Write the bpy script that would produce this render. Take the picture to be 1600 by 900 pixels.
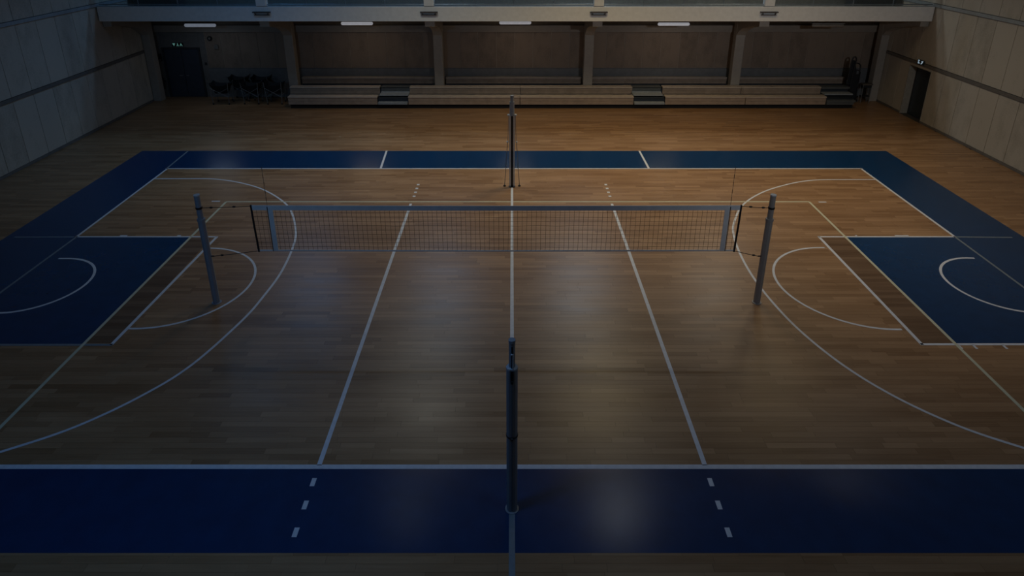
import bpy, math, random
from mathutils import Vector, Matrix
random.seed(7)
for o in list(bpy.data.objects): bpy.data.objects.remove(o)
scn = bpy.context.scene
COL = scn.collection
R = math.radians
PI = math.pi

# ------------------------------------------------------------------ camera
cam_d = bpy.data.cameras.new('camera'); cam = bpy.data.objects.new('camera', cam_d); COL.objects.link(cam)
cam.location = (0, 0, 8.05); cam.rotation_euler = (R(90 - 20.9), 0, 0)
cam_d.sensor_width = 36; cam_d.lens = 1010 / 1600 * 36; cam_d.shift_y = -(450 - 256) / 1600
cam_d.clip_end = 200
scn.camera = cam
# ------------------------------------------------------------------ world, exposure
wd = bpy.data.worlds.new('world'); scn.world = wd; wd.use_nodes = True
wd.node_tree.nodes['Background'].inputs[0].default_value = (0.02, 0.04, 0.09, 1)
wd.node_tree.nodes['Background'].inputs[1].default_value = 0.3
scn.view_settings.view_transform = 'Standard'; scn.view_settings.look = 'None'
scn.view_settings.gamma = 1; scn.view_settings.use_curve_mapping = False
scn.view_settings.exposure = 0.0
# ------------------------------------------------------------------ ceiling lamps of the hall, plus an added fill row (x, y, watts, colour)
CEIL = 10.6; YFL = -2.5
WARM = (1, .80, .58); NEUT = (1, .90, .76); COOL = (.62, .78, 1.0); DAY = (.80, .90, 1.0); BLUE_FILL = (.12, .36, 1.0)
# x, y, watts, colour, beam spread in degrees, length, width
LAMPS = []
for x, w, c in ((-10.1, 90, (.14, .46, 1.0)), (-3.4, 112, (.36, .63, 1.0)), (3.4, 160, (.66, .83, 1.0)), (10.3, 115, (1.0, .98, .86))):
    LAMPS.append((x, 28.7, w, c, 180 if x < 0 else 155, 2.0, .5))   # back row, above the gallery
for x, w, c in ((-10.1, 44, (.14, .46, 1.0)), (-3.4, 94, (.95, .96, .86)), (3.4, 149, (1.0, .78, .42)), (10.3, 86, (1.0, .78, .46))):
    LAMPS.append((x, 21.2, w, c, 115, 1.6, 2.4))            # second row, in front of the gallery
for x, w, c in ((-3.4, 5, (.80, .93, 1.0)), (3.4, 20, (.92, .97, 1.0)), (10.3, 38, (1.0, .94, .86))):
    LAMPS.append((x, 15.4, w, c, 88, .9, .6))              # middle row
for x, w, c in ((-10.1, 27, (.10, .38, 1.0)), (-3.4, 66, (.18, .46, 1.0)), (3.4, 18, (.55, .74, 1.0)), (10.3, 40, (.34, .60, 1.0))):
    LAMPS.append((x, 5.5, w, c, 125, 2.4, .5))              # near row, unseen lamps added as a dim blue fill
def area(name, loc, sx, sy, watts, col, rot=(0, 0, 0), spread=180):
    d = bpy.data.lights.new(name, 'AREA'); d.shape = 'RECTANGLE'; d.size = sx; d.size_y = sy
    d.energy = watts; d.color = col; d.spread = R(spread)
    o = bpy.data.objects.new(name, d); COL.objects.link(o); o.location = loc; o.rotation_euler = rot
    return o
for x, y, w, c, sp, sx, sy in LAMPS:
    area('ceiling_lamp_light', (x, y, CEIL - .33), sx, sy, w, c, spread=sp)
# unseen fill lamps added on the front wall to brighten the gallery (x, watts, colour)
FILLS = [(-8, 22, (.30, .60, 1.0)), (9, 66, (.85, .92, 1.0))]
FPITCH = math.atan2(29.0, 5.2)
for x, w, c in FILLS:
    area('fill_lamp_light', (x, YFL + .42, 9.62), .8, .5, w, c, rot=(FPITCH, 0, 0), spread=58)

# ------------------------------------------------------------------ materials
MATS = {}
def new_mat(name):
    m = bpy.data.materials.new(name); m.use_nodes = True
    nt = m.node_tree; b = nt.nodes['Principled BSDF']
    MATS[name] = m
    return m, nt, b
def nd(nt, t, **kw):
    n = nt.nodes.new(t)
    for k, v in kw.items(): setattr(n, k, v)
    return n
def simple(name, col, rough=.5, metal=0, var=.12, scale=6, bump=0, emit=None, es=0, spec=.5, coat=0):
    m, nt, b = new_mat(name)
    g = nd(nt, 'ShaderNodeNewGeometry')
    no = nd(nt, 'ShaderNodeTexNoise'); no.inputs['Scale'].default_value = scale; no.inputs['Detail'].default_value = 5
    nt.links.new(g.outputs['Position'], no.inputs['Vector'])
    r = nd(nt, 'ShaderNodeValToRGB')
    r.color_ramp.elements[0].position = .3; r.color_ramp.elements[1].position = .7
    r.color_ramp.elements[0].color = tuple(c * (1 - var) for c in col) + (1,)
    r.color_ramp.elements[1].color = tuple(min(1, c * (1 + var)) for c in col) + (1,)
    nt.links.new(no.outputs['Fac'], r.inputs['Fac']); nt.links.new(r.outputs['Color'], b.inputs['Base Color'])
    b.inputs['Roughness'].default_value = rough; b.inputs['Metallic'].default_value = metal
    b.inputs['Specular IOR Level'].default_value = spec
    b.inputs['Coat Weight'].default_value = coat
    if bump:
        bp = nd(nt, 'ShaderNodeBump'); bp.inputs['Strength'].default_value = bump; bp.inputs['Distance'].default_value = .01
        nt.links.new(no.outputs['Fac'], bp.inputs['Height']); nt.links.new(bp.outputs['Normal'], b.inputs['Normal'])
    if emit:
        b.inputs['Emission Color'].default_value = emit + (1,); b.inputs['Emission Strength'].default_value = es
    return m

def floor_wood(name, c0, c1, rough, stain=1.0):
    m, nt, b = new_mat(name); L = nt.links.new
    g = nd(nt, 'ShaderNodeNewGeometry')
    at = nd(nt, 'ShaderNodeAttribute', attribute_name='tone')
    # grain along X
    mp = nd(nt, 'ShaderNodeMapping'); mp.inputs['Scale'].default_value = (1.3, 26, 1)
    L(g.outputs['Position'], mp.inputs['Vector'])
    off = nd(nt, 'ShaderNodeVectorMath', operation='MULTIPLY_ADD')
    cmb = nd(nt, 'ShaderNodeCombineXYZ'); L(at.outputs['Fac'], cmb.inputs['X']); L(at.outputs['Fac'], cmb.inputs['Y'])
    off.inputs[1].default_value = (37, 53, 0); L(cmb.outputs[0], off.inputs[0]); L(mp.outputs[0], off.inputs[2])
    n1 = nd(nt, 'ShaderNodeTexNoise'); n1.inputs['Scale'].default_value = 1; n1.inputs['Detail'].default_value = 6; n1.inputs['Roughness'].default_value = .65
    L(off.outputs[0], n1.inputs['Vector'])
    mp2 = nd(nt, 'ShaderNodeMapping'); mp2.inputs['Scale'].default_value = (.45, 2.2, 1); L(g.outputs['Position'], mp2.inputs['Vector'])
    n2 = nd(nt, 'ShaderNodeTexNoise'); n2.inputs['Scale'].default_value = 1; n2.inputs['Detail'].default_value = 4
    L(mp2.outputs[0], n2.inputs['Vector'])
    a = nd(nt, 'ShaderNodeMath', operation='MULTIPLY_ADD'); a.inputs[1].default_value = .42; L(at.outputs['Fac'], a.inputs[0])
    bb = nd(nt, 'ShaderNodeMath', operation='MULTIPLY_ADD'); bb.inputs[1].default_value = .55; bb.inputs[2].default_value = -.12
    L(n1.outputs['Fac'], bb.inputs[0]); L(bb.outputs[0], a.inputs[2])
    cc = nd(nt, 'ShaderNodeMath', operation='MULTIPLY_ADD'); cc.inputs[1].default_value = .45; L(n2.outputs['Fac'], cc.inputs[0]); L(a.outputs[0], cc.inputs[2])
    r = nd(nt, 'ShaderNodeValToRGB'); r.color_ramp.elements[0].position = .22; r.color_ramp.elements[1].position = .95
    r.color_ramp.elements[0].color = tuple(v * stain for v in c0) + (1,); r.color_ramp.elements[1].color = tuple(v * stain for v in c1) + (1,)
    L(cc.outputs[0], r.inputs['Fac']); L(r.outputs['Color'], b.inputs['Base Color'])
    rr = nd(nt, 'ShaderNodeMath', operation='MULTIPLY_ADD'); rr.inputs[1].default_value = .16; rr.inputs[2].default_value = rough - .08
    L(n2.outputs['Fac'], rr.inputs[0]); L(rr.outputs[0], b.inputs['Roughness'])
    bp = nd(nt, 'ShaderNodeBump'); bp.inputs['Strength'].default_value = .12; bp.inputs['Distance'].default_value = .004
    L(n1.outputs['Fac'], bp.inputs['Height']); L(bp.outputs['Normal'], b.inputs['Normal'])
    b.inputs['Specular IOR Level'].default_value = .55
    return m

def panel_mat(name, c0, c1, dots=True):
    m, nt, b = new_mat(name); L = nt.links.new
    g = nd(nt, 'ShaderNodeNewGeometry'); oi = nd(nt, 'ShaderNodeObjectInfo')
    mp = nd(nt, 'ShaderNodeMapping'); mp.inputs['Scale'].default_value = (3, 3, 1.6); L(g.outputs['Position'], mp.inputs['Vector'])
    n1 = nd(nt, 'ShaderNodeTexNoise'); n1.inputs['Scale'].default_value = 1; n1.inputs['Detail'].default_value = 5; L(mp.outputs[0], n1.inputs['Vector'])
    n2 = nd(nt, 'ShaderNodeTexNoise'); n2.inputs['Scale'].default_value = 22; n2.inputs['Detail'].default_value = 2; L(g.outputs['Position'], n2.inputs['Vector'])
    a = nd(nt, 'ShaderNodeMath', operation='MULTIPLY_ADD'); a.inputs[1].default_value = .35; L(oi.outputs['Random'], a.inputs[0]); L(n1.outputs['Fac'], a.inputs[2])
    a2 = nd(nt, 'ShaderNodeMath', operation='MULTIPLY_ADD'); a2.inputs[1].default_value = .55 if dots else .15; L(n2.outputs['Fac'], a2.inputs[0]); L(a.outputs[0], a2.inputs[2])
    r = nd(nt, 'ShaderNodeValToRGB'); r.color_ramp.elements[0].position = .45; r.color_ramp.elements[1].position = 1.0
    r.color_ramp.elements[0].color = c0 + (1,); r.color_ramp.elements[1].color = c1 + (1,)
    L(a2.outputs[0], r.inputs['Fac']); L(r.outputs['Color'], b.inputs['Base Color'])
    b.inputs['Roughness'].default_value = .62; b.inputs['Specular IOR Level'].default_value = .3
    return m

floor_wood('court_wood', (.185, .092, .038), (.40, .235, .120), .33)
floor_wood('dark_wood', (.10, .052, .026), (.21, .125, .07), .33)
panel_mat('side_panel', (.33, .30, .25), (.49, .45, .385))
panel_mat('back_panel', (.17, .13, .10), (.28, .215, .165))
simple('wall_paint', (.17, .16, .15), .7)
simple('dark_joint', (.06, .055, .05), .8)
simple('rail_strip', (.15, .14, .13), .5)
simple('grey_rail', (.30, .33, .35), .45)
simple('ceiling_paint', (.45, .44, .42), .8)
simple('fascia_paint', (.80, .80, .78), .6, var=.05)
simple('column_paint', (.36, .33, .29), .6, var=.06)
simple('beam_paint', (.27, .23, .19), .6, var=.06)
simple('grey_panel', (.16, .165, .17), .55)
simple('blue_paint', (.003, .034, .105), .23, var=.10, scale=3, bump=.04, spec=.55)
simple('line_white', (.62, .63, .66), .4, var=.08, scale=9)
simple('line_yellow', (.55, .53, .38), .4, var=.08, scale=9)
simple('line_faded', (.17, .20, .22), .4, var=.1, scale=9)
simple('bench_wood', (.34, .26, .20), .45, var=.15, scale=4)
simple('bench_wood_lit', (.50, .42, .35), .4, var=.1, scale=4)  # bench wood made lighter, light caught by the seat edge is painted in
simple('deck_navy', (.014, .022, .035), .6)
simple('void_black', (.006, .006, .008), .8)  # shade of the voids under seats and steps, put into the colour
simple('step_grey', (.28, .31, .34), .5)
simple('step_dark', (.085, .095, .10), .55)
simple('door_dark', (.04, .055, .08), .45)
simple('door_frame', (.035, .038, .045), .5)
simple('door_blue', (.035, .048, .065), .42)
simple('jamb_paint', (.34, .32, .28), .6)
simple('alu', (.27, .285, .32), .42, metal=.0, var=.05)
simple('alu_dark', (.26, .275, .30), .42, metal=.0, var=.05)
simple('alu_light', (.50, .53, .56), .35, metal=.0, var=.05)
simple('steel_grey', (.32, .29, .265), .4, metal=.0, var=.05)
simple('black_rubber', (.008, .008, .01), .6)
simple('net_cord', (.05, .03, .02), .8)
simple('net_tape', (.80, .80, .79), .7, var=.06)
simple('net_black', (.008, .010, .016), .6)
simple('cart_fabric', (.004, .008, .014), .7)
simple('cart_tube', (.17, .18, .19), .4)
simple('ball_skin', (.20, .18, .26), .5)
simple('lamp_housing', (.30, .30, .30), .5)
simple('lamp_glow', (.7, .7, .72), .4, emit=(.92, .93, 1.0), es=.22)
simple('lamp_glow_dim', (.5, .5, .5), .4, emit=(.7, .8, 1.0), es=.14)
simple('lamp_off', (.30, .26, .22), .5)
simple('ceiling_diffuser', (.7, .7, .7), .5, emit=(1, .97, .92), es=.02)
simple('sign_back', (.01, .02, .02), .5)
simple('sign_green', (.1, .4, .35), .5, emit=(.35, .85, .75), es=.16)
simple('sign_white', (.5, .6, .7), .5, emit=(.6, .82, 1.0), es=.30)
simple('device_dark', (.01, .011, .013), .5)
simple('device_beige', (.22, .20, .17), .6)
simple('extinguisher_red', (.02, .014, .016), .4)
simple('antenna_dark', (.10, .045, .03), .5)
simple('antenna_pale', (.34, .26, .18), .5)
simple('rail_metal', (.20, .23, .25), .4, metal=.4)
simple('bracket_dark', (.06, .05, .045), .5)
simple('trunk_dark', (.008, .012, .018), .6)
simple('table_top', (.10, .085, .07), .5)
simple('gallery_wall', (.15, .145, .13), .7)
simple('back_joint', (.40, .34, .28), .7)
m, nt, b = new_mat('rail_glass')
b.inputs['Base Color'].default_value = (.75, .85, .85, 1); b.inputs['Roughness'].default_value = .08
b.inputs['Transmission Weight'].default_value = .9; b.inputs['IOR'].default_value = 1.02; b.inputs['Alpha'].default_value = .35

# ------------------------------------------------------------------ mesh helpers
class MB:
    def __init__(s): s.v = []; s.f = []; s.t = []
    def face(s, pts, tone=None):
        i = len(s.v); s.v += [tuple(p) for p in pts]; s.f.append(tuple(range(i, i + len(pts)))); s.t.append(tone or 0); return s
    def box(s, x0, x1, y0, y1, z0, z1, tone=0):
        i = len(s.v)
        s.v += [(x0, y0, z0), (x1, y0, z0), (x1, y1, z0), (x0, y1, z0), (x0, y0, z1), (x1, y0, z1), (x1, y1, z1), (x0, y1, z1)]
        for q in ((0, 3, 2, 1), (4, 5, 6, 7), (0, 1, 5, 4), (1, 2, 6, 5), (2, 3, 7, 6), (3, 0, 4, 7)):
            s.f.append(tuple(i + k for k in q)); s.t.append(tone)
        return s
    def cbox(s, c, d): return s.box(c[0]-d[0]/2, c[0]+d[0]/2, c[1]-d[1]/2, c[1]+d[1]/2, c[2]-d[2]/2, c[2]+d[2]/2)
    def bevbox(s, x0, x1, y0, y1, z0, z1, r):
        # box with chamfered vertical+horizontal edges (rounded look)
        i = len(s.v); pts = []
        for z, e in ((z0, r), (z0 + r, 0), (z1 - r, 0), (z1, r)):
            pts += [(x0+e+r*(e == 0), y0+e, z), (x1-e-r*(e == 0), y0+e, z), (x1-e, y0+e+r*(e == 0), z), (x1-e, y1-e-r*(e == 0), z),
                    (x1-e-r*(e == 0), y1-e, z), (x0+e+r*(e == 0), y1-e, z), (x0+e, y1-e-r*(e == 0), z), (x0+e, y0+e+r*(e == 0), z)]
        s.v += pts
        for k in range(3):
            for j in range(8):
                s.f.append((i+k*8+j, i+k*8+(j+1) % 8, i+(k+1)*8+(j+1) % 8, i+(k+1)*8+j)); s.t.append(0)
        s.f.append(tuple(i+j for j in reversed(range(8)))); s.t.append(0)
        s.f.append(tuple(i+24+j for j in range(8))); s.t.append(0)
        return s
    def tube(s, pts, r, n=8, cap=True, radii=None):
        pts = [Vector(p) for p in pts]; i = len(s.v); m = len(pts)
        up = None
        for k, p in enumerate(pts):
            d = (pts[min(k+1, m-1)] - pts[max(k-1, 0)]).normalized()
            if up is None or abs(up.dot(d)) > .95: up = Vector((0, 0, 1)) if abs(d.z) < .9 else Vector((1, 0, 0))
            a = d.cross(up).normalized(); bb = d.cross(a).normalized()
            rr = radii[k] if radii else r
            for j in range(n):
                t = 2*PI*j/n; s.v.append(tuple(p + a*math.cos(t)*rr + bb*math.sin(t)*rr))
        for k in range(m-1):
            for j in range(n):
                s.f.append((i+k*n+j, i+k*n+(j+1) % n, i+(k+1)*n+(j+1) % n, i+(k+1)*n+j)); s.t.append(0)
        if cap:
            s.f.append(tuple(i+j for j in range(n))); s.f.append(tuple(i+(m-1)*n+j for j in reversed(range(n)))); s.t += [0, 0]
        return s
    def lathe(s, c, prof, n=16):
        # prof: list of (r,z) around z through c
        i = len(s.v)
        for r, z in prof:
            for j in range(n):
                t = 2*PI*j/n; s.v.append((c[0]+r*math.cos(t), c[1]+r*math.sin(t), c[2]+z))
        for k in range(len(prof)-1):
            for j in range(n):
                s.f.append((i+k*n+j, i+k*n+(j+1) % n, i+(k+1)*n+(j+1) % n, i+(k+1)*n+j)); s.t.append(0)
        s.f.append(tuple(i+j for j in reversed(range(n)))); s.f.append(tuple(i+(len(prof)-1)*n+j for j in range(n))); s.t += [0, 0]
        return s
    def prism(s, poly, z0, z1):
        i = len(s.v); n = len(poly)
        s.v += [(x, y, z0) for x, y in poly] + [(x, y, z1) for x, y in poly]
        s.f.append(tuple(i+j for j in reversed(range(n)))); s.f.append(tuple(i+n+j for j in range(n))); s.t += [0, 0]
        for j in range(n):
            s.f.append((i+j, i+(j+1) % n, i+n+(j+1) % n, i+n+j)); s.t.append(0)
        return s
    def extr(s, poly, fn):
        # poly 2d points, fn(u,v,k) -> 3d for k in 0,1
        i = len(s.v); n = len(poly)
        s.v += [tuple(fn(u, v, 0)) for u, v in poly] + [tuple(fn(u, v, 1)) for u, v in poly]
        s.f.append(tuple(i+j for j in range(n))); s.f.append(tuple(i+n+j for j in reversed(range(n)))); s.t += [0, 0]
        for j in range(n):
            s.f.append((i+(j+1) % n, i+j, i+n+j, i+n+(j+1) % n)); s.t.append(0)
        return s
    def mesh(s, name, mat, tone=False):
        me = bpy.data.meshes.new(name); me.from_pydata(s.v, [], s.f); me.update()
        if tone:
            a = me.attributes.new('tone', 'FLOAT', 'FACE'); a.data.foreach_set('value', s.t)
        me.materials.append(MATS[mat]); return me
    def build(s, name, mat, parent=None, loc=None, smooth=False, tone=False, kind=None, label=None):
        me = s.mesh(name, mat, tone)
        if smooth:
            for p in me.polygons: p.use_smooth = True
        o = bpy.data.objects.new(name, me); COL.objects.link(o)
        if loc: o.location = loc
        if parent:
            o.parent = parent
            if not loc: o.matrix_parent_inverse = Matrix.Translation(-Vector(parent.location)) if parent.rotation_euler.z == 0 else parent_inv(parent)
        if kind: o['kind'] = kind
        if label: o['label'] = label
        return o
def parent_inv(p): return (Matrix.Translation(p.location) @ p.rotation_euler.to_matrix().to_4x4()).inverted()
def tag(o, label, cat, group=None):
    o['label'] = label; o['category'] = cat
    if group: o['group'] = group
    return o
def struct(o, label=None, cat='structure'):
    o['kind'] = 'structure'
    if label: o['label'] = label; o['category'] = cat
    return o
def thing(name, loc, label, cat, group=None, rz=0):
    o = bpy.data.objects.new(name, None); COL.objects.link(o); o.location = loc; o.rotation_euler = (0, 0, rz)
    o.empty_display_size = .2
    return tag(o, label, cat, group)
def inst(name, me, parent, loc, rot=None):
    o = bpy.data.objects.new(name, me); COL.objects.link(o); o.location = loc; o.parent = parent
    if rot: o.rotation_euler = rot
    if parent: o.matrix_parent_inverse = Matrix.Translation(-Vector(parent.location))
    return o
def copy_tree(o, parent=None):
    c = o.copy(); COL.objects.link(c)
    if parent is not None: c.parent = parent
    for ch in list(o.children): copy_tree(ch, c)
    return c

# ================================================================== SETTING
XL, XR, YB, YF, = -16.75, 17.05, 30.15, -2.5
floor = MB().box(XL - .3, XR + .8, YF - .3, YB + .3, -.25, -.02).build('floor', 'dark_joint')
struct(floor, 'polished wooden sports hall floor with painted court lines', 'floor')

# ---- floor boards
PW = .118
near, rest = [], []
def in_blue(x0, x1, y0, y1):
    if y0 > 6.33 and y1 < 7.74: return True
    if y0 > 20.65 and y1 < 22.35 and x0 > -13.5 and x1 < 13.6: return True
    return False
row = 0; y = 5.2
while y < YB - .05:
    x = XL + .02 - random.random() * 1.2
    half = 8.5 if y < 11 else 99
    while x < XR - .02:
        ln = random.choice((.55, .8, 1.0, 1.2, 1.5, 1.9)) * random.uniform(.9, 1.1)
        a, b2 = max(x, XL + .02), min(x + ln, XR - .02)
        if b2 - a > .05:
            t = min(1, max(0, random.gauss(.5, .27)))
            p = (a + .0012, b2 - .0012, y + .0012, min(y + PW, YB) - .0012, -.02, random.uniform(-.0006, 0), t)
            vis = abs((a + b2) / 2) < .84 * (y * .934 + 2.9) + .2
            if y > 5.75 and vis and not in_blue(a, b2, y, y + PW) and len(near) < 300: near.append(p)
            else: rest.append(p)
        x += ln
    y += PW
for p in near:
    MB().box(*p[:6], tone=p[6]).build('floor_board', 'court_wood', floor, tone=True)
mb = MB()
for p in rest: mb.box(*p[:6], tone=p[6])
mb.build('floor_boards', 'court_wood', floor, tone=True, kind='stuff')
# floor behind the camera
MB().box(XL, XR, YF, 5.19, -.02, 0, tone=.5).build('floor_area', 'court_wood', floor, tone=True)

# ---- painted areas
def sheet(name, rects, mat, z=.0016):
    mb = MB()
    for x0, x1, y0, y1 in rects: mb.box(x0, x1, y0, y1, .0002, z)
    return mb.build(name, mat, floor)
sheet('painted_border', [(-13.62, 13.78, 20.62, 22.42), (-13.62, -11.78, 7.78, 20.62), (11.95, 13.78, 7.78, 20.62), (-13.62, 13.78, 6.30, 7.78)], 'blue_paint')
sheet('painted_key', [(8.97, 11.95, 10.86, 15.55)], 'blue_paint')
sheet('painted_key', [(-11.78, -8.66, 10.86, 15.55)], 'blue_paint')
mb = MB()
yy = 10.92
while yy < 15.5:
    for xa, xb in ((8.27, 8.95), (-8.62, -8.06)):
        mb.box(xa, xb, yy + .001, yy + PW - .001, .0002, .0012, tone=random.random())
    yy += PW
mb.build('stained_boards', 'dark_wood', floor, tone=True, kind='stuff')

# ---- court lines
def line(x0, y0, x1, y1, w=.05, mat='line_white', z=.003, name='court_line'):
    d = Vector((x1 - x0, y1 - y0)); n = Vector((-d.y, d.x)).normalized() * w / 2
    poly = [(x0 - n.x, y0 - n.y), (x1 - n.x, y1 - n.y), (x1 + n.x, y1 + n.y), (x0 + n.x, y0 + n.y)]
    return MB().prism(poly, .0003, z).build(name, mat, floor)
def arc(cx, cy, r, a0, a1, w=.05, mat='line_white', z=.0032, pre=None, post=None, n=56, ry=None):
    ry = ry or r
    pts = [(cx + r * math.cos(a0 + (a1 - a0) * k / n), cy + ry * math.sin(a0 + (a1 - a0) * k / n)) for k in range(n + 1)]
    if pre: pts = [pre] + pts
    if post: pts.append(post)
    L, Rr = [], []
    for k, p in enumerate(pts):
        q0 = Vector(pts[max(0, k - 1)]); q1 = Vector(pts[min(len(pts) - 1, k + 1)]); d = (q1 - q0).normalized(); nn = Vector((-d.y, d.x)) * w / 2
        L.append((p[0] + nn.x, p[1] + nn.y)); Rr.append((p[0] - nn.x, p[1] - nn.y))
    mb = MB()
    for k in range(len(pts) - 1):
        a, b2, c, d = L[k], L[k + 1], Rr[k + 1], Rr[k]
        mb.face([(a[0], a[1], z), (d[0], d[1], z), (c[0], c[1], z), (b2[0], b2[1], z)])
        mb.face([(a[0], a[1], z), (b2[0], b2[1], z), (b2[0], b2[1], .0003), (a[0], a[1], .0003)])
        mb.face([(d[0], d[1], .0003), (c[0], c[1], .0003), (c[0], c[1], z), (d[0], d[1], z)])
    return mb.build('court_arc', mat, floor)
line(-11.86, 20.62, 12.0, 20.62, .07)                       # far side line
line(-16, 7.77, 16, 7.77, .085)                             # near side line
line(11.95, 20.62, 11.93, 15.55, .07); line(11.93, 15.55, 11.85, 8.0, .06, 'line_faded')
line(-11.8, 20.62, -11.73, 15.55, .06); line(-11.73, 15.55, -11.75, 8.0, .06, 'line_faded')
line(-11.93, 22.40, -11.83, 20.62, .06, 'line_faded')
line(-8.66, 17.86, 9.0, 17.86, .055, 'line_yellow', .0035)
line(8.99, 17.86, 8.93, 7.82, .065, 'line_yellow', .0037); line(-8.65, 17.86, -8.64, 7.82, .065, 'line_yellow', .0037)
line(8.25, 15.57, 11.95, 15.57, .06); line(8.27, 15.58, 8.26, 10.86, .07); line(8.24, 10.88, 16.0, 10.88, .065)
line(11.97, 15.56, 13.45, 15.53, .05, 'line_faded'); line(-11.8, 15.56, -13.4, 15.55, .05, 'line_faded')
line(-7.95, 15.57, -11.75, 15.57, .06); line(-7.95, 15.58, -8.07, 10.86, .07); line(-8.05, 10.86, -16.0, 10.86, .065, 'line_faded')
for sx in (-1, 1):
    line(sx * 3.02 - .02, 17.72, sx * 3.03, 7.80, .075)     # attack lines
    for k in range(4): line(sx * 3.02, 18.22 + k * .31, sx * 3.02, 18.32 + k * .31, .085)
    for ya, yb in ((7.55, 7.40), (7.14, 6.99), (6.69, 6.54)): line(sx * 3.03, ya, sx * 3.03, yb, .07)
line(-4.50, 20.64, -4.62, 22.42, .07); line(4.69, 20.64, 4.69, 22.42, .07)
line(0, 18.95, 0, 7.8, .075, z=.0039); line(0, 7.0, 0, 5.3, .085, 'line_faded', z=.0039)
line(9.27, 17.84, 9.5, 17.84, .06); line(-9.1, 17.9, -8.85, 17.9, .06)
line(9.28, 15.62, 9.33, 15.62, .08); line(10.35, 15.62, 10.72, 15.62, .07); line(-10.6, 15.63, -10.4, 15.63, .06); line(-9.05, 15.63, -8.95, 15.63, .06)
for xx in (8.98, 9.28, 9.88, 10.42): line(xx, 10.86, xx, 10.73, .05)
# three point arcs, free throw half circles, no charge arcs
def fa(c, p): return math.atan2(p[1] - c[1], p[0] - c[0])
def spline(pts, w=.055, z=.0032, n=8):
    out = []
    for k in range(len(pts) - 1):
        p0, p1, p2, p3 = (Vector(pts[max(0, min(len(pts) - 1, k + d))]) for d in (-1, 0, 1, 2))
        for q in range(n):
            u = q / n
            out.append(tuple(.5 * ((2 * p1) + (p2 - p0) * u + (2 * p0 - 5 * p1 + 4 * p2 - p3) * u * u + (3 * p1 - p0 - 3 * p2 + p3) * u ** 3)))
    out.append(tuple(pts[-1]))
    mb = MB(); prev = None
    for k, p in enumerate(out):
        d = (Vector(out[min(len(out) - 1, k + 1)]) - Vector(out[max(0, k - 1)])).normalized(); nn = Vector((-d.y, d.x)) * w / 2
        cur = ((p[0] + nn.x, p[1] + nn.y), (p[0] - nn.x, p[1] - nn.y))
        if prev:
            (a, d_), (b2, c) = prev, cur
            mb.face([(a[0], a[1], z), (d_[0], d_[1], z), (c[0], c[1], z), (b2[0], b2[1], z)])
            mb.face([(a[0], a[1], z), (b2[0], b2[1], z), (b2[0], b2[1], .0003), (a[0], a[1], .0003)])
            mb.face([(d_[0], d_[1], .0003), (c[0], c[1], .0003), (c[0], c[1], z), (d_[0], d_[1], z)])
        prev = cur
    return mb.build('court_arc', 'line_white', floor)
spline([(11.95, 19.63), (10.9, 19.63), (9.86, 19.58), (8.87, 19.22), (7.8, 18.55), (6.9, 17.62), (6.3, 16.52), (6.02, 15.74), (5.84, 14.68), (5.77, 13.57), (5.82, 12.46), (6.0, 11.33), (6.37, 10.22), (6.89, 9.34), (7.57, 8.63), (8.31, 8.15), (8.9, 7.85)])
spline([(-11.75, 19.70), (-10.75, 19.71), (-9.8, 19.68), (-8.83, 19.37), (-7.87, 18.80), (-7.01, 17.97), (-6.47, 17.19), (-5.95, 15.97), (-5.72, 15.0), (-5.60, 13.72), (-5.64, 12.7), (-5.76, 11.72), (-6.16, 10.24), (-6.68, 9.36), (-7.38, 8.62), (-8.15, 8.12), (-8.7, 7.85)])
arc(8.05, 13.17, 1.79, R(273), R(87), .055); arc(-7.90, 13.17, 1.76, R(-95), R(93), .055)
arc(11.5, 13.2, 1.21, R(270), R(90), .06, post=(11.68, 14.40)); arc(-11.2, 13.18, 1.20, R(-92), R(90), .06, post=(-11.44, 14.38))

# ---- walls
wl = MB().box(XL - .3, XL - .03, YF, YB + .3, 0, CEIL).build('wall_left', 'dark_joint'); struct(wl, 'left hall wall clad in tall pale acoustic panels', 'wall')
# right wall with a door opening
DY0, DY1, DZ = 25.88, 27.35, 2.16
mb = MB().box(XR + .03, XR + .5, YF, DY0, 0, CEIL).box(XR + .03, XR + .5, DY1, YB + .3, 0, CEIL).box(XR + .03, XR + .5, DY0, DY1, DZ, CEIL)
wr = mb.build('wall_right', 'dark_joint'); struct(wr, 'right hall wall clad in tall pale acoustic panels', 'wall')
wb = MB().box(XL - .3, XR + .5, YB, YB + .3, 0, CEIL).build('wall_back', 'back_joint'); struct(wb, 'back hall wall under the gallery with brown panels', 'wall')
wf = MB().box(XL - .3, XR + .5, YF - .3, YF, 0, CEIL).build('wall_front', 'wall_paint'); struct(wf, 'plain wall behind the camera', 'wall')
ce = MB().box(XL - .3, XR + .5, YF - .3, YB + .3, CEIL, CEIL + .2).build('ceiling', 'ceiling_paint'); struct(ce, 'plain pale hall ceiling', 'ceiling')

def pmesh(w, h, d, mat):
    return MB().bevbox(-d/2, d/2, -w/2, w/2, -h/2, h/2, .008).mesh('wall_panel', mat)
ROWS = ((.09, 2.26), (2.40, 4.66), (4.80, 7.1), (7.12, 9.4))
for w, xx in ((wr, XR + .015), (wl, XL - .015)):
    for z0, z1 in ROWS:
        if z0 > 7: continue
        me = pmesh(.988, z1 - z0, .03, 'side_panel')
        cut = {}
        yv = 30.0
        k = 0
        while yv > 14:
            c = yv - .5; half = .5
            if w is wr and z0 < 1 and c + .5 > DY0 and c - .5 < DY1:
                pass
            else:
                inst('wall_panel', me, w, (xx, c, (z0 + z1) / 2))
            yv -= 1.0
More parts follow.
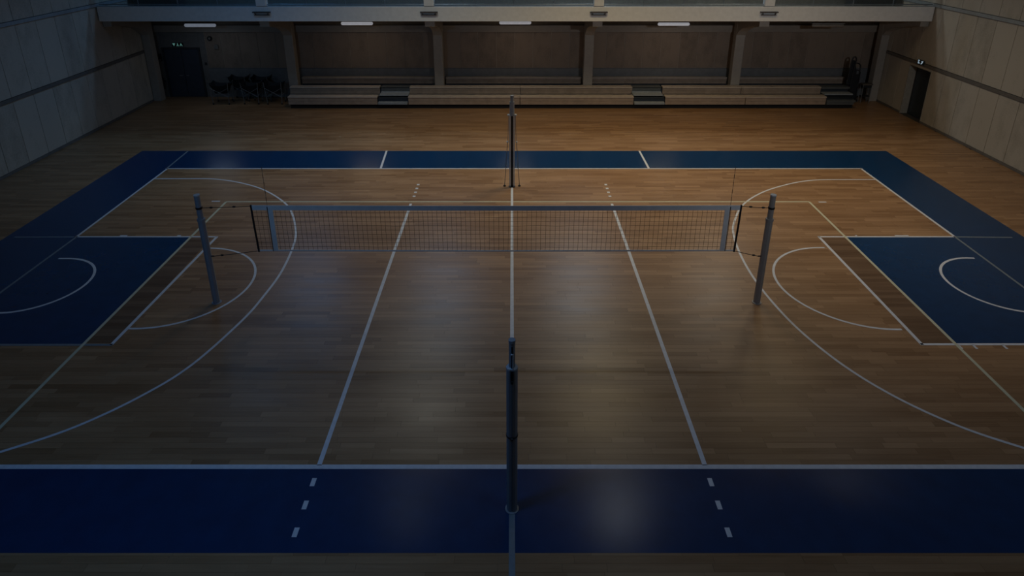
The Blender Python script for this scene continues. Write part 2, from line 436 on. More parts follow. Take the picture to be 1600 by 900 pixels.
# panel pieces round the side door
for y0, y1, z0, z1 in ((27.36, 28.0, .09, 2.26), (25.0, 25.87, .09, 2.26), (25.88, 27.35, 2.165, 2.26)):
    MB().box(XR, XR + .03, y0 + .006, y1 - .006, z0, z1).build('wall_panel', 'side_panel', wr)
# big flat upper cladding out of frame
for w, xx in ((wr, XR), (wl, XL - .03)):
    MB().box(xx, xx + .03, YF, 30.1, 7.12, 10.5).build('upper_cladding', 'side_panel', w)
    MB().box(xx, xx + .03, YF, 13.9, .09, 7.1).build('upper_cladding', 'side_panel', w)
for n, (xx, sgn) in enumerate(((XR, -1), (XL, 1))):
    for j, (z0, z1, pr, mt) in enumerate(((2.27, 2.39, .035, 'rail_strip'), (4.67, 4.79, .05, 'grey_rail'))):
        o = MB().box(min(xx, xx + sgn * pr), max(xx, xx + sgn * pr), YF + .01, 30.1, z0, z1).build('trim_%d' % (n * 2 + j + 1), mt)
        struct(o, ('right' if n == 0 else 'left') + ' wall ' + ('dark rail between the lower panels' if j == 0 else 'pale grey rail between upper panels'), 'rail')
MB_ = MB().box(XR - .03, XR, YF, DY0 - .02, .002, .09).box(XR - .03, XR, DY1 + .02, 30.1, .002, .09).build('baseboard_right', 'rail_strip'); struct(MB_, 'dark skirting along the right wall', 'baseboard')
o = MB().box(XL, XL + .03, YF, 30.1, .002, .09).build('baseboard_left', 'rail_strip'); struct(o, 'dark skirting along the left wall', 'baseboard')

# ---- back wall cladding
PY = YB - .04
xs = -2.44 + .855 * -14
while xs < XR - .2:
    x1 = min(xs + .855, XR - .02)
    if x1 > -14.3:
        x0 = max(xs, -14.3)
        MB().box(x0 + .011, x1 - .011, PY + .02, YB + .01, 1.40, 3.09).build('wall_panel', 'back_panel', wb)
    xs += .855
MB().box(-14.3, XR - .02, YB - .07, YB + .01, .0, 1.385).build('lower_panelling', 'grey_panel', wb)
MB().box(XL + .02, XR - .02, YB - .02, YB + .01, 4.2, 10.5).build('gallery_wall_lining', 'gallery_wall', wb)
o = MB().box(XL + .02, XR - .02, YB - .22, YB + .01, 3.10, 3.41).build('trim_5', 'beam_paint'); struct(o, 'brown timber beam along the top of the back wall', 'beam')

MB().box(-14.595, -14.31, YB - .012, YB + .01, .0, 3.09).build('plaster', 'wall_paint', wb)
MB().box(XL, -16.365, YB - .012, YB + .01, .0, 3.09).build('plaster', 'wall_paint', wb)
MB().box(-16.36, -14.60, YB - .012, YB + .01, 2.365, 3.09).build('plaster', 'wall_paint', wb)
# ---- double door, back wall left
d1 = MB().box(-16.36, -16.28, YB - .08, YB, 0, 2.36).box(-14.68, -14.60, YB - .08, YB, 0, 2.36).box(-16.28, -14.68, YB - .08, YB, 2.28, 2.36).build('door_1', 'door_frame')
struct(d1, 'dark double door in the back wall below the exit sign', 'door')
for x0, x1 in ((-16.27, -15.49), (-15.47, -14.69)):
    lf = MB().bevbox(x0, x1, YB - .06, YB - .005, .01, 2.27, .006).build('door_leaf', 'door_dark', d1)
    hx = x1 - .09 if x0 < -16 else x0 + .09
    MB().tube([(hx, YB - .06, 1.05), (hx, YB - .12, 1.05), (hx + (-.12 if x0 < -16 else .12), YB - .12, 1.05)], .012).build('handle', 'alu_dark', lf)
# ---- side door, right wall
d2 = MB().box(XR + .30, XR + .38, DY0, DY0 + .07, 0, DZ).box(XR + .30, XR + .38, DY1 - .07, DY1, 0, DZ).box(XR + .30, XR + .38, DY0 + .07, DY1 - .07, DZ - .07, DZ).build('door_2', 'door_frame')
struct(d2, 'blue grey door recessed in the right wall', 'door')
lf = MB().bevbox(XR + .31, XR + .36, DY0 + .075, DY1 - .075, .01, DZ - .075, .006).build('door_leaf', 'door_blue', d2)
MB().tube([(XR + .31, DY0 + .2, 1.03), (XR + .25, DY0 + .2, 1.03), (XR + .25, DY0 + .34, 1.03)], .014).build('handle', 'black_rubber', lf)
MB().box(XR + .30, XR + .31, DY0 + .17, DY0 + .23, .95, 1.12).build('lock_plate', 'black_rubber', lf)
for a, c in ((DY0 - .012, DY0 + .006), (DY1 - .006, DY1 + .03)):
    MB().box(XR - .012, XR + .30, a, c, 0, DZ).build('door_jamb', 'jamb_paint', d2)
MB().box(XR - .012, XR + .30, DY0, DY1, DZ - .012, DZ + .02).build('door_head', 'jamb_paint', d2)

# ---- columns with cantilever arms
CX = (-10.12, -3.36, 3.50, 10.32)
CLAB = ('leftmost free column rising behind the bleacher end and dark ball carts', 'second column from the left behind the bleachers',
        'third column from the left behind the bleachers', 'rightmost free column rising behind the bleachers')
def column(cx, w, lab, end=0):
    t = thing('gallery_column', (cx, 29.48, 0), lab, 'column', 'columns carrying the gallery')
    MB().bevbox(cx - w/2, cx + w/2, 29.28, 29.68, 0, 4.097, .015).build('shaft', 'column_paint', t)
    poly = [(29.30, 3.05), (29.30, 4.095), (26.72, 4.095), (26.72, 3.86), (27.6, 3.74), (28.6, 3.50), (29.05, 3.28)]
    MB().extr(poly, lambda u, v, k: (cx - w/2 + .01 + k * (w - .02), u, v)).build('cantilever_arm', 'column_paint', t)
    return t
for cx, lab in zip(CX, CLAB): column(cx, .42, lab)
column(XL + .20, .36, 'end column against the left wall beside the dark double door')
column(XR - .19, .36, 'end column against the right wall behind the small table')

# ---- gallery
g = thing('gallery_balcony', (0, 26.6, 4.1), 'pale grey gallery balcony front running across the whole hall', 'balcony')
MB().bevbox(XL + .05, XR - .05, 26.5, 26.7, 4.10, 4.68, .012).build('fascia', 'fascia_paint', g)
MB().box(XL + .05, XR - .05, 26.7, YB - .025, 4.125, 4.22).build('deck', 'step_dark', g)
MB().box(XL + .06, XR - .06, 26.52, 26.70, 4.685, 4.70).build('coping', 'grey_rail', g)
# uprights on the gallery front
for cx, lab in zip((-10.07, -3.34, 3.49, 10.34), ('leftmost', 'second from the left', 'third from the left', 'rightmost')):
    u = MB().bevbox(cx - .20, cx + .20, 26.47, 26.73, 4.702, 7.6, .015).build('gallery_upright', 'fascia_paint')
    tag(u, 'pale square upright standing on the gallery front, ' + lab, 'upright', 'uprights on the gallery front')
    b_ = thing('fascia_bracket', (cx, 26.5, 4.40), 'dark metal bracket on the gallery front under the %s upright' % lab.replace(' from the left', ''), 'bracket', 'brackets on the gallery front')
    MB().box(cx - .35, cx + .35, 26.36, 26.5003, 4.455, 4.50).build('top_bar', 'bracket_dark', b_)
    MB().box(cx - .30, cx + .30, 26.42, 26.5003, 4.35, 4.375).build('lower_bar', 'bracket_dark', b_)
    for sx in (-1, 1):
        MB().tube([(cx + sx * .27, 26.38, 4.46), (cx + sx * .23, 26.44, 4.36), (cx + sx * .23, 26.49, 4.36)], .014, 6).build('hook', 'bracket_dark', b_)
# railings per bay
EDG = (XL + .08, -10.07, -3.34, 3.49, 10.34, XR - .08)
RL = ('far left', 'second from left', 'middle', 'second from right', 'far right')
for k in range(5):
    a, c = EDG[k] + (.2 if k else .02), EDG[k + 1] - (.2 if k < 4 else .02)
    t = thing('gallery_railing', ((a + c) / 2, 26.62, 4.7), 'grey metal and glass gallery railing, %s bay' % RL[k], 'railing', 'gallery railings')
    for z in (4.76, 5.75): MB().tube([(a, 26.62, z), (c, 26.62, z)], .022 if z < 5 else .03, 8).build('rail', 'rail_metal', t)
    n = 4
    for j in range(n + 1):
        x = a + (c - a) * j / n
        if 0 < j < n: MB().tube([(x, 26.62, 4.701), (x, 26.62, 5.75)], .018, 6).build('baluster', 'rail_metal', t)
    for j in range(n):
        x0 = a + (c - a) * j / n + .04; x1 = a + (c - a) * (j + 1) / n - .04
        MB().box(x0, x1, 26.613, 26.625, 4.80, 5.70).build('glass_pane', 'rail_glass', t)
# dark trunks up on the gallery
for x0, x1, lab in ((14.9, 16.7, 'dark storage trunk at the right end of the gallery'), (-16.5, -14.6, 'dark storage trunk at the left end of the gallery')):
    t = thing('storage_trunk', ((x0 + x1) / 2, 29.2, 4.22), lab, 'trunk')
    MB().bevbox(x0, x1, 28.8, 29.6, 4.225, 4.9, .02).build('body', 'trunk_dark', t)
    MB().bevbox(x0 - .02, x1 + .02, 28.78, 29.62, 4.9, 5.02, .02).build('lid', 'trunk_dark', t)
    for x in (x0 - .03, x1 + .03): MB().tube([(x, 29.05, 4.65), (x, 29.35, 4.65)], .02).build('handle', 'bracket_dark', t)

# ---- tube lamps under the gallery
for x0, x1, z, st, lab in ((-14.18, -12.82, 3.67, 1, 'lit tube lamp under the gallery above the dark ball carts'), (-7.39, -6.02, 3.75, 2, 'lit tube lamp under the gallery, second from the left'),
                           (-.55, .83, 3.78, 2, 'lit tube lamp under the middle of the gallery'), (6.31, 7.68, 3.72, 2, 'lit tube lamp under the gallery, rightmost lit one'),
                           (12.98, 14.37, 3.66, 0, 'unlit tube lamp under the gallery near the right wall')):
    t = thing('tube_lamp', ((x0 + x1) / 2, 28.3, z), lab, 'lamp', 'tube lamps under the gallery')
    MB().bevbox(x0 - .02, x1 + .02, 28.22, 28.40, z + .075, z + .12, .01).build('housing', 'lamp_housing', t)
    for x in (x0 + .2, x1 - .2): MB().tube([(x, 28.32, z + .11), (x, 28.32, 4.122)], .012, 6).build('hanger', 'lamp_housing', t)
    xa, xb = x0 + .05, x1 - .05
    MB().tube([(x0, 28.28, z), (x0 + .02, 28.28, z), (xa, 28.28, z), (xb, 28.28, z), (x1 - .02, 28.28, z), (x1, 28.28, z)], .07, 12, radii=[.03, .055, .072, .072, .055, .03]).build('diffuser', ('lamp_off', 'lamp_glow_dim', 'lamp_glow')[st], t, smooth=True)
    if st: area('tube_lamp_light', ((x0 + x1) / 2, 28.28, z - .09), 1.3, .14, 5.0 if st == 1 else 5.5, COOL if st == 1 else WARM)

# ---- ceiling luminaires (out of frame, light the hall)
for x, y, w, c, sp, sx, sy in LAMPS:
    lab = 'flat ceiling lamp %s, %s' % ({28.7: 'above the gallery', 21.2: 'in front of the gallery', 15.4: 'above the net', 5.5: 'added for blue fill above the near end'}[y], {-10.1: 'far left column', -3.4: 'left of the centre line', 3.4: 'right of the centre line', 10.3: 'far right column'}[x])
    t = thing('ceiling_lamp', (x, y, CEIL), lab, 'lamp', 'ceiling lamps above the court')
    MB().bevbox(x - sx/2 - .1, x + sx/2 + .1, y - sy/2 - .1, y + sy/2 + .1, CEIL - .3, CEIL - .001, .03).build('housing', 'lamp_housing', t)
    MB().box(x - sx/2, x + sx/2, y - sy/2, y + sy/2, CEIL - .31, CEIL - .301).build('diffuser', 'ceiling_diffuser', t)

for (x, w, c), lab in zip(FILLS, ('left', 'right')):
    t = thing('fill_lamp', (x, YFL + .2, 9.6), lab + ' floodlight added on the front wall to brighten the gallery', 'fill_lamp', 'added fill lamps on the front wall')
    MB().cbox((x, YFL + .2, 9.66), (1.0, .34, .62)).build('housing', 'lamp_housing', t)
    MB().tube([(x, YFL + .002, 9.66), (x, YFL + .1, 9.66)], .05).build('arm', 'lamp_housing', t)

# ================================================================== BLEACHERS
bl = thing('bleacher', (2.7, 28.9, 0), 'low three-row wooden bench bleacher along the back wall', 'bleacher')
MB().box(-9.95, 15.30, 28.10, 28.90, .0, .19).build('void_fill', 'void_black', bl)  # near-black box painting the shade of the void below the front seats
MB().box(-9.95, 15.30, 28.14, 28.90, .192, .44).build('footwell', 'deck_navy', bl)
MB().box(-9.95, 15.40, 28.92, 29.26, .0, .70).build('footwell', 'deck_navy', bl)
def bench(x0, x1, yf, zt, zb, dep):
    st = MB().bevbox(x0, x1, yf, yf + dep, zt - .055, zt, .006).build('seat_board', 'bench_wood_lit', bl)
    zc = (zb + zt - .055) / 2
    for a, c in ((zb, zc - .004), (zc + .004, zt - .06)):
        MB().bevbox(x0 + .006, x1 - .006, yf + .025, yf + .06, a, c, .004).build('front_board', 'bench_wood', bl)
    for x in (x0 + .02, x1 - .05): MB().box(x, x + .03, yf + .07, yf + dep - .02, zb, zt - .06).build('support', 'deck_navy', bl)
for x0, x1 in ((-10.02, -6.02), (-4.64, .35), (.36, 5.44), (6.85, 10.44), (10.45, 14.05)): bench(x0, x1, 28.0, .56, .19, .40)
for x0, x1 in ((-10.17, -6.05), (-4.69, .38), (.39, 5.51), (6.89, 10.49), (10.50, 14.15)): bench(x0, x1, 28.85, .79, .46, .38)
for x0, x1 in ((-9.86, -3.62), (-3.10, 3.26), (3.76, 10.08), (10.56, 15.60)):
    bench(x0, x1, 29.72, 1.03, .73, .30)
    MB().box(x0, x1, 29.76, 30.06, .0, .72).build('footwell', 'deck_navy', bl)
for x0, x1 in ((-5.99, -4.67), (5.47, 6.82)):
    MB().bevbox(x0, x1, 27.94, 28.30, .21, .31, .008).build('step', 'step_grey', bl)
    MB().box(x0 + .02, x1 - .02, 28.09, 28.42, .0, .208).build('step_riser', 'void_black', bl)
    MB().box(x0 + .01, x1 - .01, 28.30, 28.34, .31, .52).build('step_riser', 'step_dark', bl)
    MB().bevbox(x0, x1, 28.30, 28.86, .45, .56, .008).build('step', 'step_grey', bl)
    MB().box(x0 + .01, x1 - .01, 28.80, 28.84, .56, .60).build('step_riser', 'step_grey', bl)
    MB().box(x0 + .01, x1 - .01, 28.88, 28.92, .56, .77).build('step_riser', 'step_dark', bl)
    MB().bevbox(x0, x1, 28.88, 29.26, .73, .79, .008).build('step', 'step_dark', bl)
# end platforms at the right
MB().bevbox(14.07, 15.36, 27.98, 28.86, .30, .40, .008).build('step', 'step_dark', bl)
MB().box(14.08, 15.30, 28.0, 28.06, .19, .30).build('step_riser', 'step_dark', bl)
MB().bevbox(14.17, 15.46, 28.5, 28.9, .50, .56, .008).build('step', 'step_grey', bl)
MB().bevbox(14.17, 15.46, 28.86, 29.26, .70, .79, .008).build('step', 'step_dark', bl)

# ================================================================== VOLLEYBALL NET
NY = 12.4
def octo(mb, cx, cy, r, z0, z1, n=8, notch=0):
    pts = []
    for j in range(n * 2):
        t = PI * j / n + PI / (2 * n); rr = r * (1 if j % 2 else 1 - notch)
        pts.append((cx + rr * math.cos(t), cy + rr * math.sin(t)))
    return mb.prism(pts, z0, z1)
def net_post(cx, lab, sgn, mat):
    t = thing('net_post', (cx, NY, 0), lab, 'post', 'posts holding the net')
    octo(MB(), cx, NY, .075, .01, 2.06, 8, .07).build('sleeve', mat, t)
    octo(MB(), cx, NY, .105, 0, .012, 8).build('floor_plate', mat, t)
    octo(MB(), cx, NY, .083, 2.02, 2.075, 8).build('collar', mat, t)
    octo(MB(), cx, NY, .060, 2.06, 2.60, 8, .05).build('inner_tube', mat, t)
    octo(MB(), cx, NY, .064, 2.60, 2.625, 8).build('cap', 'alu_light', t)
    MB().lathe((cx, NY, 2.30), [(.066, 0), (.069, .01), (.069, .035), (.066, .045)], 12).build('strap', 'black_rubber', t)
    MB().tube([(cx + sgn * .06, NY, 1.17), (cx + sgn * .13, NY, 1.17)], .014, 6).build('hook', 'black_rubber', t)
net_post(-6.60, 'grey metal net post left of the volleyball net', 1, 'alu')
net_post(5.47, 'grey metal net post right of the volleyball net', -1, 'steel_grey')
X0, X1, Z0, Z1 = -5.50, 4.83, 1.30, 2.38
net = thing('volleyball_net', ((X0 + X1) / 2, NY, Z0), 'volleyball net with pale top band stretched between two grey posts', 'net')
mb = MB()
def sag(x): return -.012 * math.sin((x - X0) / (X1 - X0) * PI)
n = 103
for k in range(n + 1):
    x = X0 + (X1 - X0) * k / n; w = random.uniform(-.008, .008)
    mb.tube([(x, NY, Z0 + .02 + sag(x)), (x + w, NY + random.uniform(-.004, .004), (Z0 + Z1) / 2), (x, NY, Z1 - .06 + sag(x))], .0028, 4, cap=False)
for k in range(1, 10):
    z = Z0 + (Z1 - .06 - Z0) * k / 10
    mb.tube([(X0 + (X1 - X0) * j / 24, NY + random.uniform(-.004, .004), z + sag(X0 + (X1 - X0) * j / 24) + random.uniform(-.006, .006)) for j in range(25)], .0031, 4, cap=False)
mb.build('mesh', 'net_cord', net, kind='stuff')
def band(name, mat, za, zb, d=.012):
    mb = MB(); m_ = 24
    for k in range(m_):
        xa = X0 + (X1 - X0) * k / m_; xb = X0 + (X1 - X0) * (k + 1) / m_
        i = len(mb.v)
        for x in (xa, xb):
            for yy2 in (-d / 2, d / 2):
                for z in (za, zb): mb.v.append((x, NY + yy2, z + sag(x)))
        for q in ((0, 4, 5, 1), (2, 3, 7, 6), (1, 5, 7, 3), (0, 2, 6, 4)): mb.f.append(tuple(i + j for j in q)); mb.t.append(0)
    return mb.build(name, mat, net)
band('top_tape', 'net_tape', Z1 - .11, Z1)
band('bottom_tape', 'net_tape', Z0 - .005, Z0 + .025)
for x, s in ((X0, 1), (X1, -1)):
    MB().tube([(x, NY, Z1 + .005), (x + s * .01, NY - .01, 1.9), (x + s * .025, NY, Z0 - .02)], .022, 8).build('end_rod', 'net_black', net, label='black end rod of the net')
for x, s in ((-5.10, -1), (4.545, 1)):
    MB().box(x - .05, x + .05, NY - .01, NY + .01, Z0, Z1 - .04).build('side_band', 'net_tape', net)
    MB().tube([(x + s * .06, NY - .012, Z0), (x + s * .06, NY - .012, Z1 - .03)], .008, 6).build('antenna_sleeve', 'net_black', net)
    a = MB().tube([(x + s * .06, NY + .012, Z1 - .05), (x + s * .06, NY + .012, 3.23)], .005, 6).build('antenna', 'antenna_pale', net, label='thin striped antenna above the net')
    for k in range(5):
        z = 2.48 + k * .17; MB().tube([(x + s * .06, NY + .012, z), (x + s * .06, NY + .012, z + .085)], .0065, 6).build('stripe', 'antenna_dark', a)
for (xa, za), (xb, zb) in (((X0, 2.36), (-6.528, 2.32)), ((X0 + .02, Z0), (-6.468, 1.17)), ((X1, 2.36), (5.399, 2.32)), ((X1 - .02, Z0), (5.338, 1.17))):
    c = MB().tube([(xa, NY, za), ((xa + xb) / 2, NY, (za + zb) / 2 - .006), (xb, NY, zb)], .007, 6).build('tension_cord', 'net_black', net)
    for f in (.82,) if zb < 2 else (.82, .35):
        x = xa + (xb - xa) * f; z = za + (zb - za) * f
        MB().tube([(x - .035, NY, z), (x - .02, NY, z), (x + .02, NY, z), (x + .035, NY, z)], .02, 8, radii=[.008, .02, .02, .008]).build('buckle', 'black_rubber', c)

# ================================================================== CENTRE POSTS
def hexpost(mb, cx, cy, r, z0, z1):
    pts = []
    for j in range(24):
        t = 2 * PI * j / 24; rr = r * (1 - .12 * (math.cos(3 * t + PI / 2) < -.6))
        pts.append((cx + rr * math.cos(t), cy + rr * math.sin(t)))
    return mb.prism(pts, z0, z1)
t = thing('centre_post', (0, 7.0, 0), 'thick dark grey metal post standing on the near blue border', 'post')
hexpost(MB(), 0, 7.0, .077, .012, 2.50).build('sleeve', 'alu_dark', t)
octo(MB(), 0, 7.0, .10, 0, .014).build('floor_plate', 'alu_dark', t)
hexpost(MB(), 0, 7.0, .080, 2.50, 2.525).build('collar', 'alu_light', t)
octo(MB(), 0, 7.0, .042, 2.52, 2.91, 8, .08).build('inner_tube', 'alu', t)
octo(MB(), 0, 7.0, .046, 2.90, 2.945, 8).build('cap', 'alu_dark', t)
MB().box(-.010, .010, 6.945, 6.962, 2.52, 2.86).build('slot', 'black_rubber', t)
MB().tube([(.013, 6.935, 2.50), (.013, 6.935, 2.76)], .008, 8).build('crank_rod', 'alu_light', t)
MB().lathe((-.006, 6.94, 2.74), [(.005, 0), (.013, .006), (.013, .016), (.005, .022)], 8).build('knob', 'alu_light', t)
MB().box(-.02, .02, 6.915, 6.93, 2.33, 2.50).build('catch', 'black_rubber', t)
MB().tube([(-.0, 6.915, 2.31), (0, 6.915, 2.35)], .018, 8).build('catch_button', 'black_rubber', t)
MB().box(-.004, .004, 6.917, 6.926, .05, 2.30).build('groove', 'black_rubber', t)
MB().lathe((0, 7, 1.365), [(.079, 0), (.084, .006), (.084, .020), (.079, .026)], 20).build('ring', 'black_rubber', t)
MB().tube([(-.012, 6.908, 1.378), (.012, 6.908, 1.378)], .018, 8).build('ring_knob', 'black_rubber', t)

FY = 19.05
t = thing('centre_post', (0, FY, 0), 'slim grey metal post with side rods beyond the net', 'post')
octo(MB(), 0, FY, .034, .01, 2.40, 8, .06).build('sleeve', 'black_rubber', t)
for sx in (-1, 1): MB().bevbox(sx * .062 - .021, sx * .062 + .021, FY - .05, FY + .04, .01, 2.40, .006).build('side_rail', 'alu_light', t)
octo(MB(), 0, FY, .075, 2.36, 2.80, 10, .05).build('inner_tube', 'alu', t)
octo(MB(), 0, FY, .055, 2.80, 2.98, 10, .05).build('head', 'alu_dark', t)
octo(MB(), 0, FY, .06, 2.97, 3.0, 10).build('cap', 'alu', t)
octo(MB(), 0, FY, .11, 0, .012, 8).build('floor_plate', 'black_rubber', t)
for sx in (-1, 1):
    MB().lathe((sx * .105, FY - .05, 2.36), [(.02, 0), (.042, .015), (.042, .05), (.02, .065)], 10).build('knob', 'alu_light', t)
    MB().tube([(sx * .105, FY - .05, 2.36), (sx * .125, FY - .04, 1.55)], .010, 6).build('rod', 'alu', t)
    MB().lathe((sx * .14, FY - .03, 1.49), [(.015, 0), (.035, .012), (.035, .04), (.015, .052)], 10).build('knob', 'alu_light', t)
    s = MB().tube([(sx * .14, FY - .03, 1.50), (sx * .19, FY, .75), (sx * .235, FY + .03, .03)], .011, 6).build('stay', 'cart_tube', t)
    MB().lathe((sx * .235, FY + .03, 0), [(.045, 0), (.045, .02), (.02, .05)], 10).build('foot', 'black_rubber', s)

# ================================================================== BALL CARTS
def cart(cx, cy, w, d, h, lab, rz=0):
    t = thing('ball_cart', (cx, cy, 0), lab, 'cart', 'dark ball carts by the back wall')
    q = lambda x, y, z: (cx + x, cy + y, z)
    hw, hd = w / 2, d / 2
    for sx in (-1, 1):
        for sy in (-1, 1):
            MB().tube([q(sx * (hw - .1), sy * (hd - .04), .08), q(sx * (hw - .03), sy * hd, h)], .013, 6).build('leg', 'cart_tube', t)
            MB().lathe(q(sx * (hw - .1), sy * (hd - .04), 0.002), [(.02, 0), (.035, .015), (.035, .055), (.014, .08)], 10).build('caster', 'black_rubber', t)
    for sy in (-1, 1):
        for sx in (-1, 1):
            MB().tube([q(-sx * (hw - .08), sy * (hd - .02) + .012 * sx, .36), q(sx * (hw - .05), sy * (hd - .01) + .012 * sx, .78)], .010, 6).build('cross_bar', 'cart_tube', t)
    for sx in (-1, 1):
        MB().tube([q(sx * (hw - .07), -hd + .03, .45), q(sx * (hw - .07), hd - .03, .45)], .010, 6).build('side_bar', 'cart_tube', t)
    # open hammock bag
    N, M = 12, 8; mb = MB(); thick = .012
    def P(u, v):
        x = (u * 2 - 1); yv = (v * 2 - 1)
        e = max(abs(x), abs(yv)); rim = h - .13 + .14 * (abs(x) ** 3) * (.5 + .5 * abs(yv) ** 2)
        bot = .50
        k = min(1, max(0, (e - .72) / .28)); z = bot + (rim - bot) * k ** .6
        return q(x * (hw + .005) * (.8 + .2 * k), yv * (hd + .005) * (.8 + .2 * k), z)
    g_ = [[P(i / N, j / M) for j in range(M + 1)] for i in range(N + 1)]
    for i in range(N):
        for j in range(M): mb.face([g_[i][j], g_[i + 1][j], g_[i + 1][j + 1], g_[i][j + 1]])
    bag = mb.build('bag', 'cart_fabric', t)
    md = bag.modifiers.new('thickness', 'SOLIDIFY'); md.thickness = thick
    return t
cart(-13.33, 28.95, .92, .6, 1.02, 'dark ball cart nearest the double door, front row')
cart(-11.95, 28.98, .84, .6, 1.02, 'dark ball cart in the middle of the front row, holding a ball')
cart(-10.88, 28.95, .86, .56, 1.04, 'dark ball cart nearest the bleachers, front row')
cart(-12.78, 29.66, .84, .58, 1.14, 'dark ball cart in the back row behind the left pair')
cart(-11.75, 29.68, .84, .58, 1.13, 'dark ball cart in the back row behind the right pair')
bm = MB(); prof = [(max(.004, .105 * math.sin(PI * k / 10)), .105 - .105 * math.cos(PI * k / 10)) for k in range(11)]
ball = thing('ball', (-12.0, 28.86, .57), 'pale violet ball lying in the middle ball cart', 'ball')
bm.lathe((-12.0, 28.86, .57), prof, 18).build('skin', 'ball_skin', ball, smooth=True)
MB().lathe((-12.0, 28.86, .672), [(.1045, 0), (.107, .002), (.107, .006), (.1045, .008)], 18).build('seam', 'cart_tube', ball)

# ================================================================== RIGHT CORNER EQUIPMENT
t = thing('folded_trolley', (15.85, 29.3, 0), 'dark folded tubular trolley leaning beside the bleacher end', 'trolley')
def loop(xa, xb, ya, z0, z1, lean, w=.026, mat='device_dark', name='handle_loop'):
    pts = []
    for k in range(15):
        a = PI * k / 14; pts.append(((xa + xb) / 2 - (xb - xa) / 2 * math.cos(a) + lean, ya, z1 - .16 + .16 * math.sin(a)))
    pts = [(xa, ya, z0)] + pts + [(xb, ya, z0)]
    return MB().tube(pts, w, 8).build(name, mat, t)
loop(15.42, 15.60, 29.15, .85, 2.12, .06, .032)
loop(15.62, 16.02, 29.28, .10, 1.80, -.04)
loop(15.66, 16.0, 29.20, .10, 1.50, -.02)
MB().extr([(15.46, .80), (15.74, .80), (15.80, 1.42), (15.62, 1.95), (15.54, 1.95)], lambda u, v, k: (u, 29.17 + k * .05, v)).build('side_panel', 'trunk_dark', t)
MB().extr([(15.68, .12), (16.02, .12), (15.96, 1.30), (15.72, 1.30)], lambda u, v, k: (u, 29.22 + k * .05, v)).build('back_panel', 'trunk_dark', t)
MB().tube([(15.6, 29.25, .80), (15.95, 29.25, .10)], .025).build('brace', 'device_dark', t)
for x in (15.66, 16.02): MB().tube([(x, 29.16, .07), (x, 29.32, .07)], .068, 12).build('wheel', 'black_rubber', t)
t = thing('side_table', (16.32, 29.2, 0), 'small brown topped metal table in the right corner', 'table')
MB().bevbox(16.08, 16.55, 28.95, 29.24, .84, .90, .008).build('tabletop', 'table_top', t)
MB().bevbox(16.11, 16.52, 28.97, 29.22, .72, .835, .005).build('apron', 'trunk_dark', t)
for x in (16.12, 16.51):
    for y in (28.98, 29.21): MB().tube([(x, y, 0), (x, y, .84)], .014, 6).build('leg', 'cart_tube', t)
MB().bevbox(16.12, 16.51, 28.98, 29.21, .30, .325, .004).build('shelf', 'trunk_dark', t)

# ================================================================== WALL FITTINGS
t = thing('exit_sign', (-15.57, YB - .05, 2.42), 'small green lit exit sign above the dark double door', 'sign', )
MB().bevbox(-15.83, -15.32, YB - .06, YB - .005, 2.41, 2.58, .006).build('case', 'sign_back', t)
yy = YB - .061
def pict(poly, ox, oz, s, mat, par, fn): return MB().extr([(ox + u * s, oz + v * s) for u, v in poly], fn).build('pictogram', mat, par)
f_ = lambda u, v, k: (u, yy - .004 * (1 - k), v)
pict([(-.5, .5), (.5, .5), (0, -.5)], -15.74, 2.495, .13, 'sign_green', t, f_)
pict([(-.1, .5), (.15, .5), (.15, .15), (.4, -.5), (.2, -.5), (0, -.1), (-.2, -.5), (-.4, -.5), (-.1, .1)], -15.57, 2.495, .13, 'sign_green', t, f_)
pict([(-.1, .45), (.1, .45), (.5, -.5), (.3, -.5), (0, .1), (-.3, -.5), (-.5, -.5)], -15.41, 2.495, .13, 'sign_green', t, f_)
t = thing('exit_sign', (XR - .05, 26.6, 2.40), 'small white lit exit sign above the side door', 'sign')
MB().bevbox(XR - .075, XR - .036, 26.38, 26.82, 2.33, 2.50, .005).build('case', 'sign_back', t)
f2 = lambda u, v, k: (XR - .079 + .004 * k, u, v)
pict([(.1, .5), (.5, .5), (.5, -.5), (-.2, -.5), (-.5, -.2), (.2, -.2), (.2, .2), (-.3, .2)], 26.69, 2.415, .15, 'sign_white', t, f2)
pict([(-.5, .5), (.4, .3), (.1, .05), (.5, -.5), (.1, -.5), (-.3, -.1)], 26.50, 2.415, .15, 'sign_white', t, f2)
t = thing('wall_speaker', (-14.02, YB - .05, 2.79), 'round dark wall speaker high beside the double door', 'speaker')
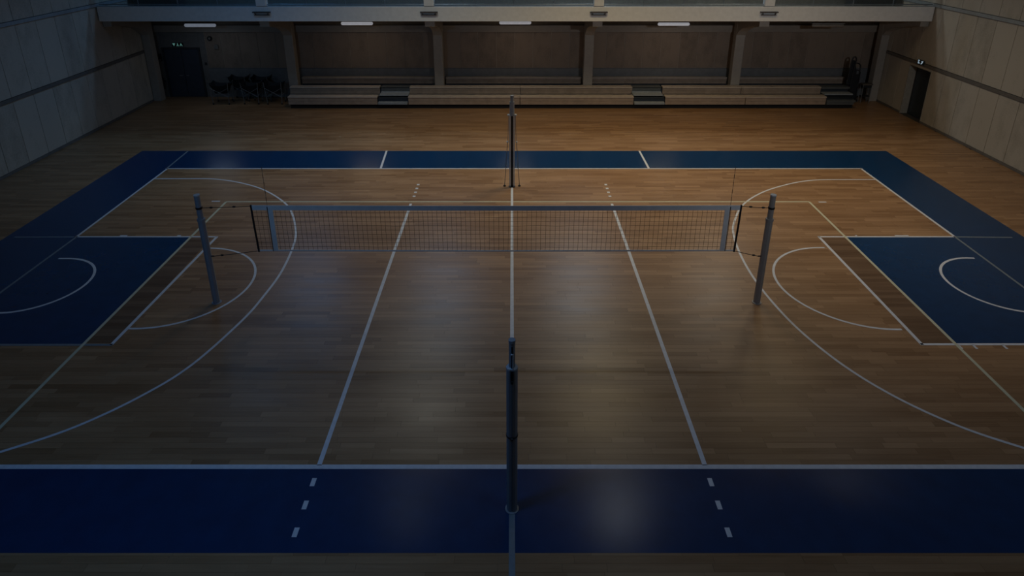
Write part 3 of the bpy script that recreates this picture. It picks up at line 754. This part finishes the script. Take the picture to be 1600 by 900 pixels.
def disc(cx, cz, r, y0, y1, name, mat, par, n=20):
    return MB().extr([(cx + r * math.cos(2 * PI * k / n), cz + r * math.sin(2 * PI * k / n)) for k in range(n)], lambda u, v, k: (u, y0 + (y1 - y0) * k, v)).build(name, mat, par)
disc(-14.02, 2.79, .11, YB - .11, YB - .041, 'case', 'device_dark', t); disc(-14.02, 2.79, .05, YB - .118, YB - .11, 'cone', 'device_beige', t)
t = thing('junction_box', (-13.78, YB - .05, 2.4), 'small beige box on the back wall below the round speaker', 'box')
MB().bevbox(-13.88, -13.68, YB - .10, YB - .041, 2.29, 2.49, .01).build('case', 'device_beige', t); MB().box(-13.84, -13.72, YB - .106, YB - .10, 2.33, 2.45).build('cover', 'wall_paint', t)
t = thing('light_switch', (-14.42, YB - .03, 1.59), 'tiny dark switch on the wall beside the double door', 'switch')
MB().bevbox(-14.47, -14.37, YB - .04, YB - .001, 1.53, 1.65, .006).build('plate', 'device_dark', t); MB().box(-14.44, -14.40, YB - .048, YB - .04, 1.56, 1.62).build('rocker', 'door_frame', t)
t = thing('fire_extinguisher', (-16.46, 29.83, .42), 'dark fire extinguisher hanging between left column and double door', 'extinguisher')
MB().lathe((-16.52, 29.95, .42), [(.07, 0), (.085, .02), (.085, .46), (.06, .54), (.025, .58), (.025, .63)], 16).build('cylinder', 'extinguisher_red', t, smooth=False)
MB().tube([(-16.52, 29.95, 1.05), (-16.44, 29.90, 1.09)], .015).build('lever', 'black_rubber', t)
MB().tube([(-16.50, 29.93, 1.02), (-16.41, 29.9, .95), (-16.41, 29.9, .65)], .012).build('hose', 'black_rubber', t)
MB().box(-16.56, -16.48, 30.03, YB - .002, .7, .8).build('wall_hook', 'black_rubber', t)
t = thing('call_point', (-16.50, YB - .05, 1.9), 'narrow dark wall box above the fire extinguisher', 'box')
MB().bevbox(-16.56, -16.44, YB - .09, YB - .002, 1.72, 2.07, .008).build('case', 'device_dark', t); MB().box(-16.53, -16.47, YB - .096, YB - .09, 1.76, 1.82).build('cover', 'device_beige', t)
